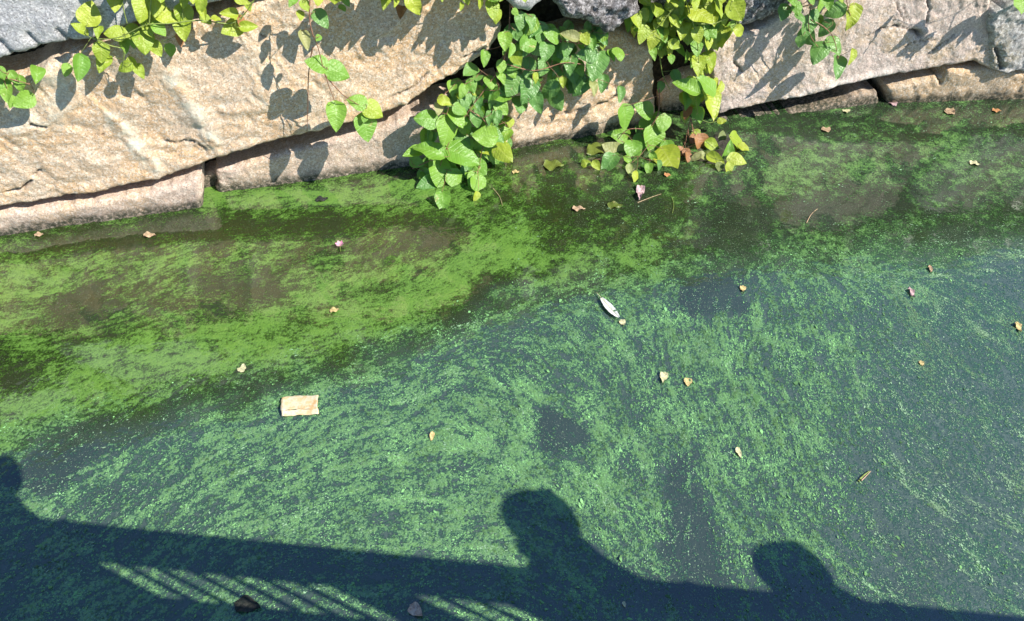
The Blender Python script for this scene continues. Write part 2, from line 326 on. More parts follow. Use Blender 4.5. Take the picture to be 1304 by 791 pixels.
trail = sum(k*np.exp(-(seg_dist(PX0+16*(fbm(X*12, Y*12, 97)-.5), PY0+16*(fbm(X*12, Y*12, 98)-.5), pl)/2.2)**2) for k, pl in (
 (9, [(1118,548),(1165,598),(1215,645),(1304,702)]), (6, [(1150,560),(1215,625),(1304,680)]), (5, [(1160,625),(1230,672),(1304,722)]), (5, [(1200,330),(1215,380),(1245,420),(1290,470)]),
 (4, [(1080,470),(1120,540),(1150,610)]), (4, [(1240,560),(1270,600),(1304,628)]), (3, [(1010,560),(1050,640),(1100,700)])))
flakes('algae_flecks', 62000, (trail*.6+.35*low+1.0*right+.10*(1-low)*sm(600, 800, PX0)+low*.4*np.clip(Amask-.6, 0, 1))*np.exp(.6*lc+.6*lm), .00105, 2.0, M['fleck'], .1, 'tiny pale flecks of algae drifting on the dark water')
PX, PY = PX0, PY0

# ------------------------------------------------------------------ the wall of granite blocks
def line_pts(pl, n):
    pl = np.array(pl, float); d = np.r_[0, np.cumsum(np.hypot(*np.diff(pl[:, :2], axis=0).T))]; t = np.linspace(0, d[-1], n)
    return np.stack([np.interp(t, d, pl[:, k]) for k in range(pl.shape[1])], 1)
wall = empty('stone_wall', WA)
tag(wall, 'embankment wall of large rough granite blocks rising from the green water', 'wall')
def block(top, bot, mat, label, off=0., step=.009, rough=1., rnd=.022, thick=.34, px=True, scars=(), cracks=(), seed=0, wet=.05, notches=(), facet=1., tilt=0., wl=None):
    ox = (lambda x: np.interp(x, [wl[0][0], wl[1][0]], [off_at(*wl[0]), off_at(*wl[1])])-OFFP(x)) if wl else (lambda x: off)
    f = (lambda q: [sz3(*p, ox(p[0])) for p in q]) if px else (lambda q: [(p[0], p[1], off+float(np.interp(p[0], OS, OV))) for p in q])
    top, bot = f(top), f(bot)
    ln = max(top[-1][0]-top[0][0], bot[-1][0]-bot[0][0]); hh = abs(np.mean([t[1] for t in top])-np.mean([b[1] for b in bot]))
    def params(length):
        e = np.array([0, .003, .008, .015, .023])/length; n = max(4, int((length-.046)/step))
        return np.concatenate([e[:-1], np.linspace(e[-1], 1-e[-1], n), 1-e[:-1][::-1]])
    U = params(ln); W = params(max(hh, .1)); T = line_pts(top, 400); B = line_pts(bot, 400); gt = np.linspace(0, 1, 400)
    tx, tz = np.interp(U, gt, T[:, 0]), np.interp(U, gt, T[:, 1]); bx, bz = np.interp(U, gt, B[:, 0]), np.interp(U, gt, B[:, 1]); to, bo = np.interp(U, gt, T[:, 2]), np.interp(U, gt, B[:, 2])
    S = bx[None]*(1-W[:, None])+tx[None]*W[:, None]; Z = bz[None]*(1-W[:, None])+tz[None]*W[:, None]
    OO = bo[None]*(1-W[:, None])+to[None]*W[:, None]
    rimb = np.minimum(np.minimum(U, 1-U)[None]*ln, np.minimum(W, 1-W)[:, None]*hh)
    edge = np.exp(-rimb/.03)
    S = S+(fbm(S*28, Z*28, seed+1)-.5)*.022*edge*rough; Z = Z+(fbm(S*28, Z*28, seed+2)-.5)*.022*edge*rough
    d = rnd-np.sqrt(np.maximum(rnd**2-np.maximum(rnd-rimb, 0)**2, 0)); d = -d*1.2
    d += (fbm(S*2.6, Z*2.6, seed+3, 3)-.5)*.05*facet
    fc = fbm(S*7, Z*9, seed+4, 2); d += (np.abs(fc-.5)*.030-.006)*facet                # split-face ridges
    st = fbm(S*5+Z*3, Z*5-S*2, seed+9, 2)*5; d += (sm(.0, .85, st-np.floor(st))-sm(.85, 1, st-np.floor(st))) * .0045*facet          # shallow stepped breaks
    d += (fbm(S*40, Z*40, seed+5, 4, .6)-.5)*.008*rough + (fbm(S*130, Z*130, seed+6, 2)-.5)*.006*rough
    d += tilt*(Z-Z.mean())
    R1 = np.zeros_like(S); R2 = np.zeros_like(S)
    for pl, wdt, amt in scars:
        dd = seg_dist(S, Z, [sz(*p) for p in pl]); k = np.exp(-(dd/wdt)**2); d += .012*k
        R1 = np.maximum(R1, amt*k*sm(.25, .6, fbm(S*30, Z*30, seed+7)))
    for pl, wdt, dp in cracks:
        P = [sz(*p) for p in pl]; dd = seg_dist(S+(fbm(S*60, Z*60, seed+8)-.5)*.02, Z+(fbm(S*60, Z*60, seed+10)-.5)*.02, P); k = np.exp(-(dd/(wdt*.62))**2); d -= dp*.8*k; R2 = np.maximum(R2, .8*k)
    for (s0, s1) in notches:
        a, b = sz(*s0), sz(*s1); dd = seg_dist(S, Z, [a, b]); d -= .018*np.exp(-(dd/.009)**2); R2 = np.maximum(R2, .5*np.exp(-(dd/.005)**2))
    R3 = np.clip(sm(wet+.035, .012, Z-.05*(fbm(S*24, Z*24, 5)-.4)), 0, 1)
    n1, n2 = S.shape
    P = WA[None, None]+WD[None, None]*S[..., None]+WN[None, None]*(OO+d)[..., None]; P[..., 2] = Z
    V = [P.reshape(-1, 3)]; id_ = np.arange(n1*n2).reshape(n1, n2)
    ring = np.concatenate([id_[0, :-1], id_[:-1, -1], id_[-1, ::-1][:-1], id_[::-1, 0][:-1]])
    rp = V[0][ring]; b1 = rp-WN*.06; b2 = rp-WN*(thick); V += [b1, b2]; nr = len(ring); o1 = n1*n2; o2 = o1+nr
    F = np.stack([id_[:-1, :-1], id_[:-1, 1:], id_[1:, 1:], id_[1:, :-1]], -1).reshape(-1, 4).tolist()
    for k in range(nr):
        j = (k+1) % nr; F.append([ring[j], ring[k], o1+k, o1+j]); F.append([o1+j, o1+k, o2+k, o2+j])
    F.append(list(range(o2, o2+nr)))
    me = mesh('stone_block', np.concatenate(V)-WA, F, mat)
    col = np.zeros((o2+nr, 4), np.float32); col[:, 3] = 1
    for c, R in enumerate((R1, R2, R3)): col[:o1, c] = R.ravel(); col[o1:o2, c] = R.ravel()[ring]; col[o2:, c] = R.ravel()[ring]
    a = me.color_attributes.new('wear_shade', 'FLOAT_COLOR', 'POINT'); a.data.foreach_set('color', col.ravel())
    o = obj('stone_block', me, wall); o['label'] = label; return o
block([(-150,-190),(60,-200),(250,-190),(372,-160)], [(-150,122),(0,76),(60,60),(120,50),(190,24),(330,-8),(372,-20)], M['grey'],
      'grey granite block above the dark wedge at the top left', off=.02, seed=10, facet=.5,
      notches=[((74,36),(90,52)),((36,42),(52,58)),((0,50),(20,70)),((112,24),(126,42)),((-40,70),(-25,86))])
block([(-190,165),(0,104),(40,96),(62,80),(110,62),(150,48),(250,30),(335,6),(420,-30),(500,-52),(560,-48),(612,-20),(636,8)],
      [(-190,300),(0,263),(40,258),(95,250),(150,240),(200,230),(258,212),(300,194),(360,178),(420,164),(470,152),(520,134),(548,112),(590,90),(622,66),(640,36)], M['tan'],
      'largest tan granite block with pale fracture bands, left half of the wall', seed=20, step=.0065,
      scars=[([(215,95),(240,130),(262,160),(272,185)],.034,.55),([(145,150),(170,185),(198,212)],.036,.6),([(60,95),(90,110),(60,150),(20,165)],.05,.35),([(330,60),(345,130)],.05,.2)],
      cracks=[([(208,182),(225,184),(242,180),(262,189)],.006,.03),([(12,244),(30,238),(40,229)],.009,.05),([(40,157),(58,160)],.008,.03),([(42,222),(52,217)],.006,.02),
              ([(545,95),(530,110),(500,125)],.006,.02),([(330,45),(340,50)],.005,.015),([(120,173),(134,173)],.005,.015),([(590,74),(615,62)],.006,.025)])
block([(-190,322),(0,272),(60,267),(120,258),(190,245),(248,229),(257,229)], [(-190,372),(0,324),(60,318),(120,309),(180,300),(235,292),(259,288)], M['ledge'],
      'long low ledge stone at the waterline, far left', wl=((0,301),(258,264)), seed=30, rnd=.03, facet=.6, wet=.035)
block([(276,217),(300,212),(360,195),(420,180),(480,165),(525,150),(548,138),(600,130),(640,118)], [(275,262),(330,263),(400,256),(470,249),(520,242),(560,234),(600,224),(650,214)], M['ledge'],
      'low ledge stone under the big tan block, partly behind the leafy vine', wl=((300,242),(640,196)), seed=40, rnd=.03, facet=.6, wet=.04)
block([(640,112),(668,66),(700,56),(740,44),(772,40),(800,46),(834,62)], [(648,212),(690,204),(730,198),(770,192),(800,180),(822,170),(838,158)], M['tan'],
      'sloping tan block between the two leafy vines', wl=((650,189),(780,168)), seed=50, rnd=.05, facet=1.3, wet=.04,
      scars=[([(790,110),(820,100)],.02,.6),([(735,95),(745,110)],.02,.5)], cracks=[([(700,150),(760,140),(790,128)],.01,.02)])
block([(902,72),(918,40),(960,40),(1000,20),(1060,-10),(1140,-60),(1230,-70),(1262,-40)],
      [(916,146),(940,140),(985,130),(1030,121),(1075,106),(1120,98),(1160,93),(1210,84),(1240,78),(1262,88)], M['pale'],
      'broad pinkish grey granite block filling the right half of the wall', seed=60, step=.007, facet=.7,
      scars=[([(1000,125),(1060,108),(1130,92)],.03,.35)],
      cracks=[([(1105,45),(1120,36),(1140,32),(1160,38)],.006,.02),([(1162,38),(1172,44)],.013,.06),([(1180,30),(1183,15),(1180,-8)],.006,.025),([(1150,60),(1165,52),(1195,50)],.007,.015),
              ([(1180,70),(1200,55),(1215,45)],.006,.015),([(1150,10),(1158,28)],.004,.01),([(935,80),(945,92)],.008,.02),([(1140,0),(1150,26)],.005,.015)])
block([(1264,18),(1280,10),(1320,-20),(1420,-60),(1560,-90)], [(1262,90),(1280,96),(1304,92),(1400,66),(1560,40)], M['white'],
      'white and black mottled stone at the right edge', off=.03, seed=70, facet=1.4, rough=1.6,
      cracks=[([(1266,60),(1272,85)],.012,.05)])
block([(918,154),(945,152),(1000,145),(1040,138),(1080,127),(1100,117),(1118,120)], [(918,172),(960,169),(1010,164),(1060,156),(1100,150),(1124,146)], M['ledge'],
      'small dark wet ledge stone below the broad pale block', wl=((930,153),(1120,132)), seed=80, rnd=.02, facet=.4, wet=.09, step=.007)
block([(1130,112),(1160,104),(1200,97),(1208,88),(1250,87),(1304,93),(1400,80),(1560,60)], [(1130,150),(1180,146),(1230,144),(1304,144),(1400,134),(1560,112)], M['ochre'],
      'orange tinted ledge stone at the waterline on the right', wl=((1140,130),(1300,127)), seed=90, rnd=.03, facet=.8, wet=.045,
      cracks=[([(1195,97),(1200,108)],.01,.03)])
block([(640,-60),(700,-70)], [(632,-8),(655,14),(675,18),(700,-4)], M['grey'], 'small rounded grey stone at the top edge beside the vine', off=.10, seed=100, rnd=.045, facet=.8)
block([(700,-60),(760,-80),(815,-70)], [(702,-2),(722,20),(745,32),(772,42),(795,32),(816,14)], M['rough'], 'jagged black and white stone jutting out above the vine', off=.13, seed=110, rnd=.05, facet=2., rough=3.)
block([(820,-50),(870,-60),(925,-55)], [(822,10),(850,34),(880,50),(900,36),(922,20)], M['rough'], 'dark rough stone behind the bright yellow green vine', off=.0, seed=120, rnd=.04, facet=1.5, rough=2.5)
block([(928,-40),(970,-60),(1030,-50)], [(926,26),(945,36),(968,30),(1000,14),(1034,-4)], M['rough'], 'dark mottled stone between the yellow vine and the blue green vine', off=.03, seed=130, rnd=.04, facet=1.5, rough=2.5)
block([(254,222),(265,218),(280,214)], [(252,262),(266,262),(280,262)], M['ledge'], 'small pinkish rubble stone wedged in the gap between the two left ledge stones', off=-.15, seed=160, rnd=.02, wet=.12, step=.006)
block([(842,110),(870,92),(905,84)], [(836,180),(870,176),(908,170)], M['tan'], 'shaded stone deep in the gap behind the vine', off=-.17, seed=140, facet=1., wet=.06)
block([(376,-120),(520,-110),(634,-62)], [(374,-34),(430,-44),(520,-64),(600,-50),(632,-22)], M['grey'], 'grey capping stone above the top edge, over the tan block', off=-.10, seed=150)
# the courses above the frame and beyond both ends (their mirror image darkens the belt of water along the wall)
S0, S1 = sz(0, 100)[0], sz(1304, 60)[0]
topz = lambda s: np.interp(s, [-3, 0, .8, 1.7, 2.6, 3.6, 4.4, 5.2, 6.2, 9], [1.62, 1.62, 1.60, 1.52, 1.30, 1.19, 1.20, 1.27, 1.30, 1.3])
def blk(s0, s1, z0, z1, mat, label, seed, off=0.):
    block([(s0, z1), ((s0+s1)/2, z1+.02), (s1, z1-.01)], [(s0, z0), ((s0+s1)/2, z0-.01), (s1, z0+.01)], mat, label, off=off, seed=seed, px=False, step=.03)
blk(5.55, 6.7, .80, 1.16, M['rough'], 'upper stone outside the picture on the right', 210, -.03)
blk(4.5, 5.5, .84, 1.12, M['grey'], 'upper grey stone above the broad pale block', 220, -.06)
blk(5.95, 7.4, .12, .60, M['pale'], 'block outside the picture on the right, lower course', 230)
blk(5.9, 7.6, -.25, .10, M['ledge'], 'ledge stone outside the picture on the right', 240, .02)
blk(-2.6, -.64, .5, 1.05, M['tan'], 'block outside the picture on the left, middle course', 250)
blk(-2.6, -.80, -.25, .47, M['ledge'], 'block outside the picture on the left, waterline course', 260)
blk(-2.6, -.16, 1.14, 1.60, M['grey'], 'block outside the picture on the left, top course', 270)
# under-water footing closes every lower gap; the dark earth core closes the joints
def strip(s0, s1, z0, z1, off, nm, mat, th, dn):
    ss = np.linspace(s0, s1, 440); V = []; F = []
    zt = topz(ss)+.16*(fbm(ss*6, ss*0, 4)-.5)+.10*(vn(ss*34, ss*0, 7)-.5) if z1 is None else np.full(440, z1)
    for k in range(440):
        for (a, b) in ((off, z0), (off, (z0+zt[k])/2), (off, zt[k]), (off-th, zt[k]), (off-th, z0)):
            p = WD*ss[k]+WN*(float(np.interp(ss[k], OS, OV))+a+(vn(ss[k]*9, b*9, 3)-.5)*.03); p[2] = b; V.append(p)
    for k in range(439):
        for j in range(4): a = k*5+j; F.append([a+1, a, a+5, a+6])
    o = obj(nm, mesh(nm, V, F, mat), wall); return o
M['earth'] = plain('dark_earth', (.045, .04, .03), .95, .1, .4, 40, .8, .02)
strip(-3, 8, -.5, None, -.22, 'earth_core', M['earth'], .6, -.14)
strip(-3, 8, -.5, -.02, -.02, 'sunken_footing', M['ledge'], .25, 0)
# ground of the bank behind
bs = [WA+WD*s-WN*o_+np.array([0, 0, z]) for s in (-300, -40, -3, 0, 3, 6, 9, 40, 300) for (o_, z) in ((.5, .88), (1.5, .93), (6, .95), (40, 1.0), (400, 1.0))]
F = [[i*5+j, i*5+j+1, i*5+j+6, i*5+j+5] for i in range(8) for j in range(4)]
M['bank'] = plain('bank_soil_and_turf', (.05, .055, .025), .95, .1, .4, 3, .8, .05, (.07, .10, .03))
tag(obj('bank_ground', mesh('bank_ground', bs, F, M['bank'])), kind='structure')

# ------------------------------------------------------------------ leaves
def leaf_mesh(name, mat, w=.40, fold=.10, droop=.18, wave=.03, heart=.1, seed=0):
    r = random.Random(seed); n = 9; rows = []; uv = []
    for i in range(n+1):
        t = i/n
        hw = w*1.06*(math.sin(math.pi*min(1, t**.70))**.72 if t > 0 else 0)*(1-.12*t)+ .004
        if t > .9: hw *= 1-.15*(t-.9)/.1
        for k in (-1, -.55, 0, .55, 1):
            x = hw*k; back = heart*(abs(k)**1.5)*max(0, 1-t*3.)
            y = t-back - .06*abs(k)*math.sin(math.pi*t)
            z = fold*abs(x)/w*.8 - droop*(t-.3)**2*1.3 + wave*math.sin(t*11+k*3+seed)*abs(k)+r.uniform(-.008, .008)
            rows.append((x, y-.5, z)); uv.append((.5+.5*k*hw/w, t))
    F = [[i*5+j, i*5+j+1, i*5+j+6, i*5+j+5] for i in range(n) for j in range(4)]
    return mesh(name, rows, F, mat, uv=uv)
LM = {}
for c in 'ygbprs':
    LM[c] = [leaf_mesh('leaf', M[c], w, f, d, wv, h, i) for i, (w, f, d, wv, h) in enumerate([(.40,.10,.16,.03,.12),(.36,.18,.25,.03,.08),(.44,.06,.10,.04,.16),(.33,.14,.35,.05,.05),(.42,-.08,.20,.03,.12),(.30,.26,.12,.02,.06)])]
def tube(V, F, pts, r0, r1=None, k=5):
    pts = [Vector(p) for p in pts]; r1 = r0 if r1 is None else r1; b = len(V)
    for i, p in enumerate(pts):
        d = (pts[min(i+1, len(pts)-1)]-pts[max(i-1, 0)]).normalized(); a = d.orthogonal().normalized(); c = d.cross(a); r = r0+(r1-r0)*i/(len(pts)-1)
        for j in range(k): V.append(p+(a*math.cos(j*2*math.pi/k)+c*math.sin(j*2*math.pi/k))*r)
    for i in range(len(pts)-1):
        for j in range(k): j2 = (j+1) % k; F.append([b+i*k+j, b+i*k+j2, b+(i+1)*k+j2, b+(i+1)*k+j])
def curve(pts, n=6):
    pts = [Vector(p) for p in pts]; out = []
    for i in range(len(pts)-1):
        p0, p1, p2, p3 = pts[max(i-1, 0)], pts[i], pts[i+1], pts[min(i+2, len(pts)-1)]
        for k in range(n):
            t = k/n; out.append(.5*((2*p1)+(p2-p0)*t+(2*p0-5*p1+4*p2-p3)*t*t+(3*p1-p0-3*p2+p3)*t**3))
    return out+[pts[-1]]
SUNV = Vector(-L); TOCAM = lambda p: (Vector(CP)-Vector(p)).normalized()
def plant(label, vines, leaves, off=.08, cat='vine', fill=(), face=.55, group=None, stem='stem', jit=.24):
    """vines: lists of (px, py, off); leaves: (px, py, length_px, tip_angle or None, colour[, off])"""
    r = random.Random(len(leaves)*7+int(vines[0][0][0]))
    vp = [curve([WP(*p) if p[1] < 900 else p for p in v]) for v in vines]
    root = empty('vine' if cat == 'vine' else 'plant', vp[0][0]); tag(root, label, cat, group or ('creepers hanging on the wall' if cat == 'vine' else None)); R0 = Vector(root.location)
    V, F = [], []
    for v in vp: tube(V, F, [p-R0 for p in v], .0032, .0016)
    allp = [p for v in vp for p in v]; LV = list(leaves)
    for (x0, y0, x1, y1, n, cols, l0, l1, o0, o1) in fill:
        for _ in range(n): LV.append((r.uniform(x0, x1), r.uniform(y0, y1), r.uniform(l0, l1), None, r.choice(cols), r.uniform(o0, o1)))
    for lf_ in LV:
        x, y, ln, an, c = lf_[:5]; o = lf_[5] if len(lf_) > 5 else off*r.uniform(.6, 1.3)
        p = Vector(WP(x, y, o)); 
        if p.z < .012: p = Vector(G(x, y, .012+.01*r.random()))
        depth = (p-Vector(CP)).dot(Vector(FW)); size = ln*depth/FPX*r.uniform(.90, 1.12)
        if an is None: an = r.gauss(95, 35)
        a = math.radians(an+r.uniform(-8, 8)); t = Vector(RT)*math.cos(a)-Vector(UP)*math.sin(a)
        nrm = (TOCAM(p)*face+SUNV*(1-face)*.8+Vector((r.gauss(0, jit), r.gauss(0, jit), r.gauss(0, jit)+.08))).normalized()
        t = (t-nrm*t.dot(nrm)).normalized(); xx = t.cross(nrm)
        mt = Matrix((xx, t, nrm)).transposed().to_4x4()
        o_ = obj('leaf', r.choice(LM[c]), root); w = r.uniform(.9, 1.12)
        o_.matrix_local = Matrix.Translation(p-R0) @ mt @ Matrix.Diagonal((size*w, size, size, 1))
        base = p-t*size*.5
        near = min(allp, key=lambda q: (q-base).length+.4*abs(q.z-base.z-.02))
        mid = (base+near)/2+Vector(WN)*.015+Vector((0, 0, -.2*(near-base).length*.3)) - t*size*.12
        if (near-base).length < .45: tube(V, F, [q-R0 for q in curve([near, mid, base], 4)], .0013, .0011, 4)
        allp.append(near.lerp(base, .6))
    st = obj('stem', mesh('stem', V, F, M[stem]), root); return root
y, g, b, p_, r_ = 'y', 'g', 'b', 'p', 'r'
plant('yellow green creeper trailing from the grey block over the top left gap', [
 [(330,-10,.06),(300,28,.07),(255,26,.09),(215,30,.1),(185,32,.1),(150,48,.09),(116,48,.07),(104,34,.06)], [(116,48,.07),(140,58,.1),(157,64,.1),(156,86,.1)], [(150,-30,.05),(157,10,.06),(162,30,.08)], [(190,30,.1),(195,-30,.06)]],
 [(114,15,31,-85,y,.05),(146,4,25,80,y,.06),(99,35,18,190,y),(125,40,18,90,y),(109,42,10,60,y),(145,42,24,175,y),(166,41,25,170,y),(129,68,24,90,y),(131,80,28,110,y),(158,57,22,60,g,.03),
  (101,87,32,85,g,.12),(85,90,16,100,g),(159,86,20,150,y),(170,82,22,60,y),(178,91,18,60,y),(182,12,32,95,y),(198,9,26,90,y),(186,27,20,120,y),(183,53,30,80,y),(196,28,18,40,y),(204,38,20,40,g),
  (200,63,18,60,y),(213,21,24,20,y),(217,65,18,90,g,.03),(235,22,28,80,y),(233,38,26,90,y),(229,52,17,80,r_),(234,2,18,90,y),(255,6,28,90,y),(259,18,18,70,y),(263,25,14,30,y),(276,24,11,0,y),
  (291,17,25,170,y),(294,37,26,160,y),(317,34,22,-10,y),(306,27,12,80,r_),(317,9,13,60,y),(309,0,15,30,y),(190,40,14,70,y),(170,52,18,80,g,.05),(245,-6,22,90,y),(205,-8,24,100,y),(222,-14,20,70,y),(270,-12,22,80,y)], off=.085,
 fill=[(120,-60,330,-12,26,'yyg',18,28,.04,.14)], stem='gstem')
plant('dark green leaf cluster in the wedge under the grey block, far left', [[(-60,70,.0),(-20,95,.05),(10,100,.08),(40,108,.07)]],
 [(47,95,27,100,g),(25,107,24,80,g),(18,99,18,60,g),(8,118,28,90,g),(29,129,28,160,g),(3,104,22,110,g),(2,94,16,60,g),(-20,120,26,90,g),(-30,100,26,90,g),(14,130,18,100,g)], off=.07)
plant('slender sprig with red stem hanging before the tan block', [[(396,-25,.16),(394,20,.17),(398,43,.18),(405,61,.18),(414,96,.19),(426,128,.19)], [(398,60,.17),(393,93,.14),(392,130,.12),(391,167,.10)], [(414,96,.19),(436,120,.19),(462,137,.19)]],
 [(388,52,26,60,p_,.17),(405,49,10,120,g,.18),(402,81,29,195,g,.18),(432,92,30,20,g,.18),(428,149,40,92,g,.19),(454,129,27,190,g,.18),(477,141,27,30,y,.19),(466,164,36,78,g,.19),(464,152,10,95,g,.2),(383,20,13,90,y,.17),
  (389,8,14,60,y,.17),(410,25,24,60,b,.12)], off=.17, face=.5, jit=.10)
plant('fringe of creeper hanging over the top edge above the tan block', [[(700,-70,.1),(640,-30,.16),(590,-20,.18),(520,-18,.19),(450,-14,.18),(395,-14,.16)], [(610,-24,.2),(626,0,.2)]],
 [(504,0,20,100,y,.17),(528,7,27,60,y,.18),(511,16,23,95,r_,.1),(491,0,22,110,y,.16),(441,2,16,60,g,.15),(426,0,20,90,y,.15),(405,0,16,90,y,.15),(587,9,11,90,y,.18),(595,0,14,60,y,.18),(613,0,22,80,y,.18),(627,13,26,75,y,.19),(633,22,18,85,y,.2),
  (372,2,16,120,g,.12),(620,-10,24,80,y,.18),(437,10,12,60,g,.12)], off=.17,
 fill=[(455,-40,680,-6,58,'yyg',22,32,.14,.24),(500,-62,690,-40,14,'yg',24,32,.12,.2)], stem='gstem')
plant('big vine of cool green leaves between the two large granite blocks', [
 [(650,-20,.0),(648,40,.06),(640,80,.08),(620,110,.09),(598,140,.1),(575,175,.12),(560,215,.12),(564,245,.14)], [(650,40,.05),(690,50,.07),(735,55,.08),(775,66,.07),(800,70,.05)], [(640,80,.08),(680,90,.09),(720,80,.1),(755,85,.1)],
 [(598,140,.1),(620,160,.12),(612,200,.13),(608,235,.13)], [(560,200,.12),(540,208,.1),(525,215,.08)]],
 [(663,28,21,85,b),(676,28,23,80,b),(657,16,12,40,g),(652,41,18,70,b),(643,53,23,90,g),(660,46,17,60,b),(675,52,30,-45,g),(649,64,21,100,g),(659,76,19,60,y),(638,86,17,90,g),(652,90,21,60,g),(672,88,25,100,b),(653,110,30,110,b),
  (625,105,21,90,g),(639,99,17,60,g),(630,129,27,90,b),(663,133,30,110,b),(672,116,32,110,b),(684,131,32,75,b),(702,45,23,185,g),(695,67,24,100,b),(725,46,25,200,p_),(721,62,28,90,b),(726,82,26,90,b),(708,86,25,100,b,.04),(699,116,32,150,b),
  (709,129,25,60,b),(717,105,15,90,y),(747,69,25,180,b),(759,84,37,100,b),(767,107,26,100,b),(756,112,21,90,p_),(745,49,17,60,y),(754,55,19,80,g),(768,57,13,90,y),(779,71,17,60,g),(789,69,19,90,g),(789,121,22,80,b),(682,100,14,60,y),
  (650,157,12,110,y),(633,150,22,80,b),(624,150,20,100,b),(734,101,28,80,b,.04),(617,75,19,90,g),(598,90,27,140,b),(608,99,19,90,b),(610,119,17,60,y),(609,131,22,90,b),(589,117,19,100,g),(591,125,17,30,y),(575,113,21,80,g),(567,129,22,20,y),
  (559,139,15,90,p_),(587,140,19,30,g),(542,151,27,185,g),(570,168,38,88,g,.14),(583,151,28,60,g),(592,163,28,80,g),(616,173,34,190,g,.15),(631,173,28,30,b),(592,199,44,15,g,.16),(612,206,24,60,g),(546,191,38,205,g,.14),(525,195,27,150,g,.09),
  (532,207,20,20,g,.08),(559,222,38,85,g,.15),(542,234,26,150,b,.11),(582,231,32,65,g,.15),(564,258,32,88,g,.17),(642,196,31,45,y,.15),(610,218,26,60,g),(610,238,28,70,g,.15),(606,251,13,100,y,.15),(595,183,24,60,g),(614,193,20,40,y),(629,146,24,90,b),
  (607,152,22,70,b),(601,110,18,70,g),(690,85,24,90,b,.05),(712,68,20,110,b,.06),(738,88,20,60,g,.07),(662,102,20,90,b,.06),(642,118,22,90,b,.06),(572,148,18,90,g,.08),(556,205,22,90,g,.09),(575,212,22,60,g,.1),(600,226,18,60,g,.1),(740,58,18,120,g,.07)], off=.10,
 fill=[(645,30,770,115,46,'bbg',18,26,.02,.08),(565,110,645,205,46,'bg',18,28,.02,.09),(530,175,620,235,12,'bg',20,26,.03,.09)], face=.62)
plant('bright yellow green bush of leaves in the gap, top right of centre', [
 [(880,-50,.0),(870,-10,.08),(850,20,.1),(830,40,.09),(815,35,.08)], [(870,-10,.08),(885,40,.11),(890,80,.11),(885,115,.11),(890,150,.11)], [(885,30,.1),(910,30,.1),(935,20,.09),(944,38,.08)], [(840,70,.04),(844,95,.03),(853,114,.04)], [(885,100,.1),(868,112,.12)]],
 [(836,9,28,-88,y),(810,25,23,60,y),(800,31,19,90,g,.03),(807,41,13,60,y),(818,45,22,100,y),(831,53,24,95,y),(832,68,19,80,g),(853,10,15,30,y),(847,27,22,55,y),(860,28,21,60,y),(836,32,15,90,y),(845,43,23,60,g),(869,38,27,100,y),(860,57,19,30,y),
  (853,66,15,60,y),(842,67,13,90,y),(855,76,13,90,g),(866,65,21,60,g,.04),(860,2,17,90,y),(894,18,36,55,y),(881,28,26,90,g,.05),(889,46,20,60,y),(887,61,22,90,g),(908,46,40,78,y),(911,32,24,90,g,.05),(921,51,24,90,y),(916,13,21,60,y),(939,15,34,52,y),
  (923,26,15,60,y),(942,40,22,20,y),(916,2,17,60,y),(885,2,22,80,y),(904,76,22,80,y),(889,84,24,90,y),(892,89,17,60,y),(904,87,17,100,y),(899,107,32,200,g,.13),(873,111,37,195,g,.13),(862,100,21,60,b,.05),(841,112,15,90,b,.02),(873,129,21,80,g),
  (886,129,17,60,g),(906,133,40,72,y,.14),(875,145,18,110,r_,.1),(890,146,19,60,g),(920,154,10,0,y,.1),(822,20,18,60,y),(850,-8,24,90,y),(875,-10,24,80,y),(905,-8,22,80,y),(832,-10,22,90,y),(930,-8,20,60,y)], off=.095,
 fill=[(806,0,930,60,46,'yygg',16,24,.02,.09),(872,60,915,150,22,'yyg',15,22,.03,.10),(820,-60,960,-10,26,'yg',20,28,.04,.12)], face=.55, stem='gstem')
plant('lower green vine with a spotted leaf trailing into the water', [
 [(840,112,.03),(838,145,.08),(826,165,.1),(815,185,.1),(808,215,.1)], [(826,165,.1),(800,165,.09),(785,180,.09)], [(835,150,.08),(845,175,.1),(846,195,.1)]],
 [(796,151,30,60,g),(819,139,29,195,g,.05),(789,173,28,200,g),(779,190,29,210,p_),(806,194,34,95,g,.12),(845,158,26,95,g),(832,180,38,72,g,.14),(825,162,25,80,g,.05),(817,184,23,90,b,.05),(833,201,15,60,g),(852,204,42,62,y,.13),(851,191,20,80,g),
  (805,219,24,80,p_,.06),(810,227,17,90,y),(747,208,14,0,y),(760,211,14,60,y),(775,209,28,120,b,.03),(838,150,18,60,g,.05),(800,205,16,60,g),(838,212,18,60,b),(826,216,14,90,g),(812,168,18,90,b,.04)], off=.09)
plant('withered curled brown shoot drooping at the foot of the gap', [[(880,150,.08),(876,165,.1),(872,180,.11),(866,196,.12)], [(880,152,.08),(884,172,.11),(893,186,.12),(900,196,.12)], [(876,165,.1),(878,190,.12),(874,206,.12)]],
 [(893,184,24,50,r_,.12),(882,178,12,120,r_,.11),(866,194,13,110,r_,.11),(876,201,14,80,r_,.1),(885,201,17,160,p_,.13),(896,200,16,30,p_,.13),(875,196,14,60,r_,.12),(888,172,12,60,y,.12)], off=.1, cat='plant')
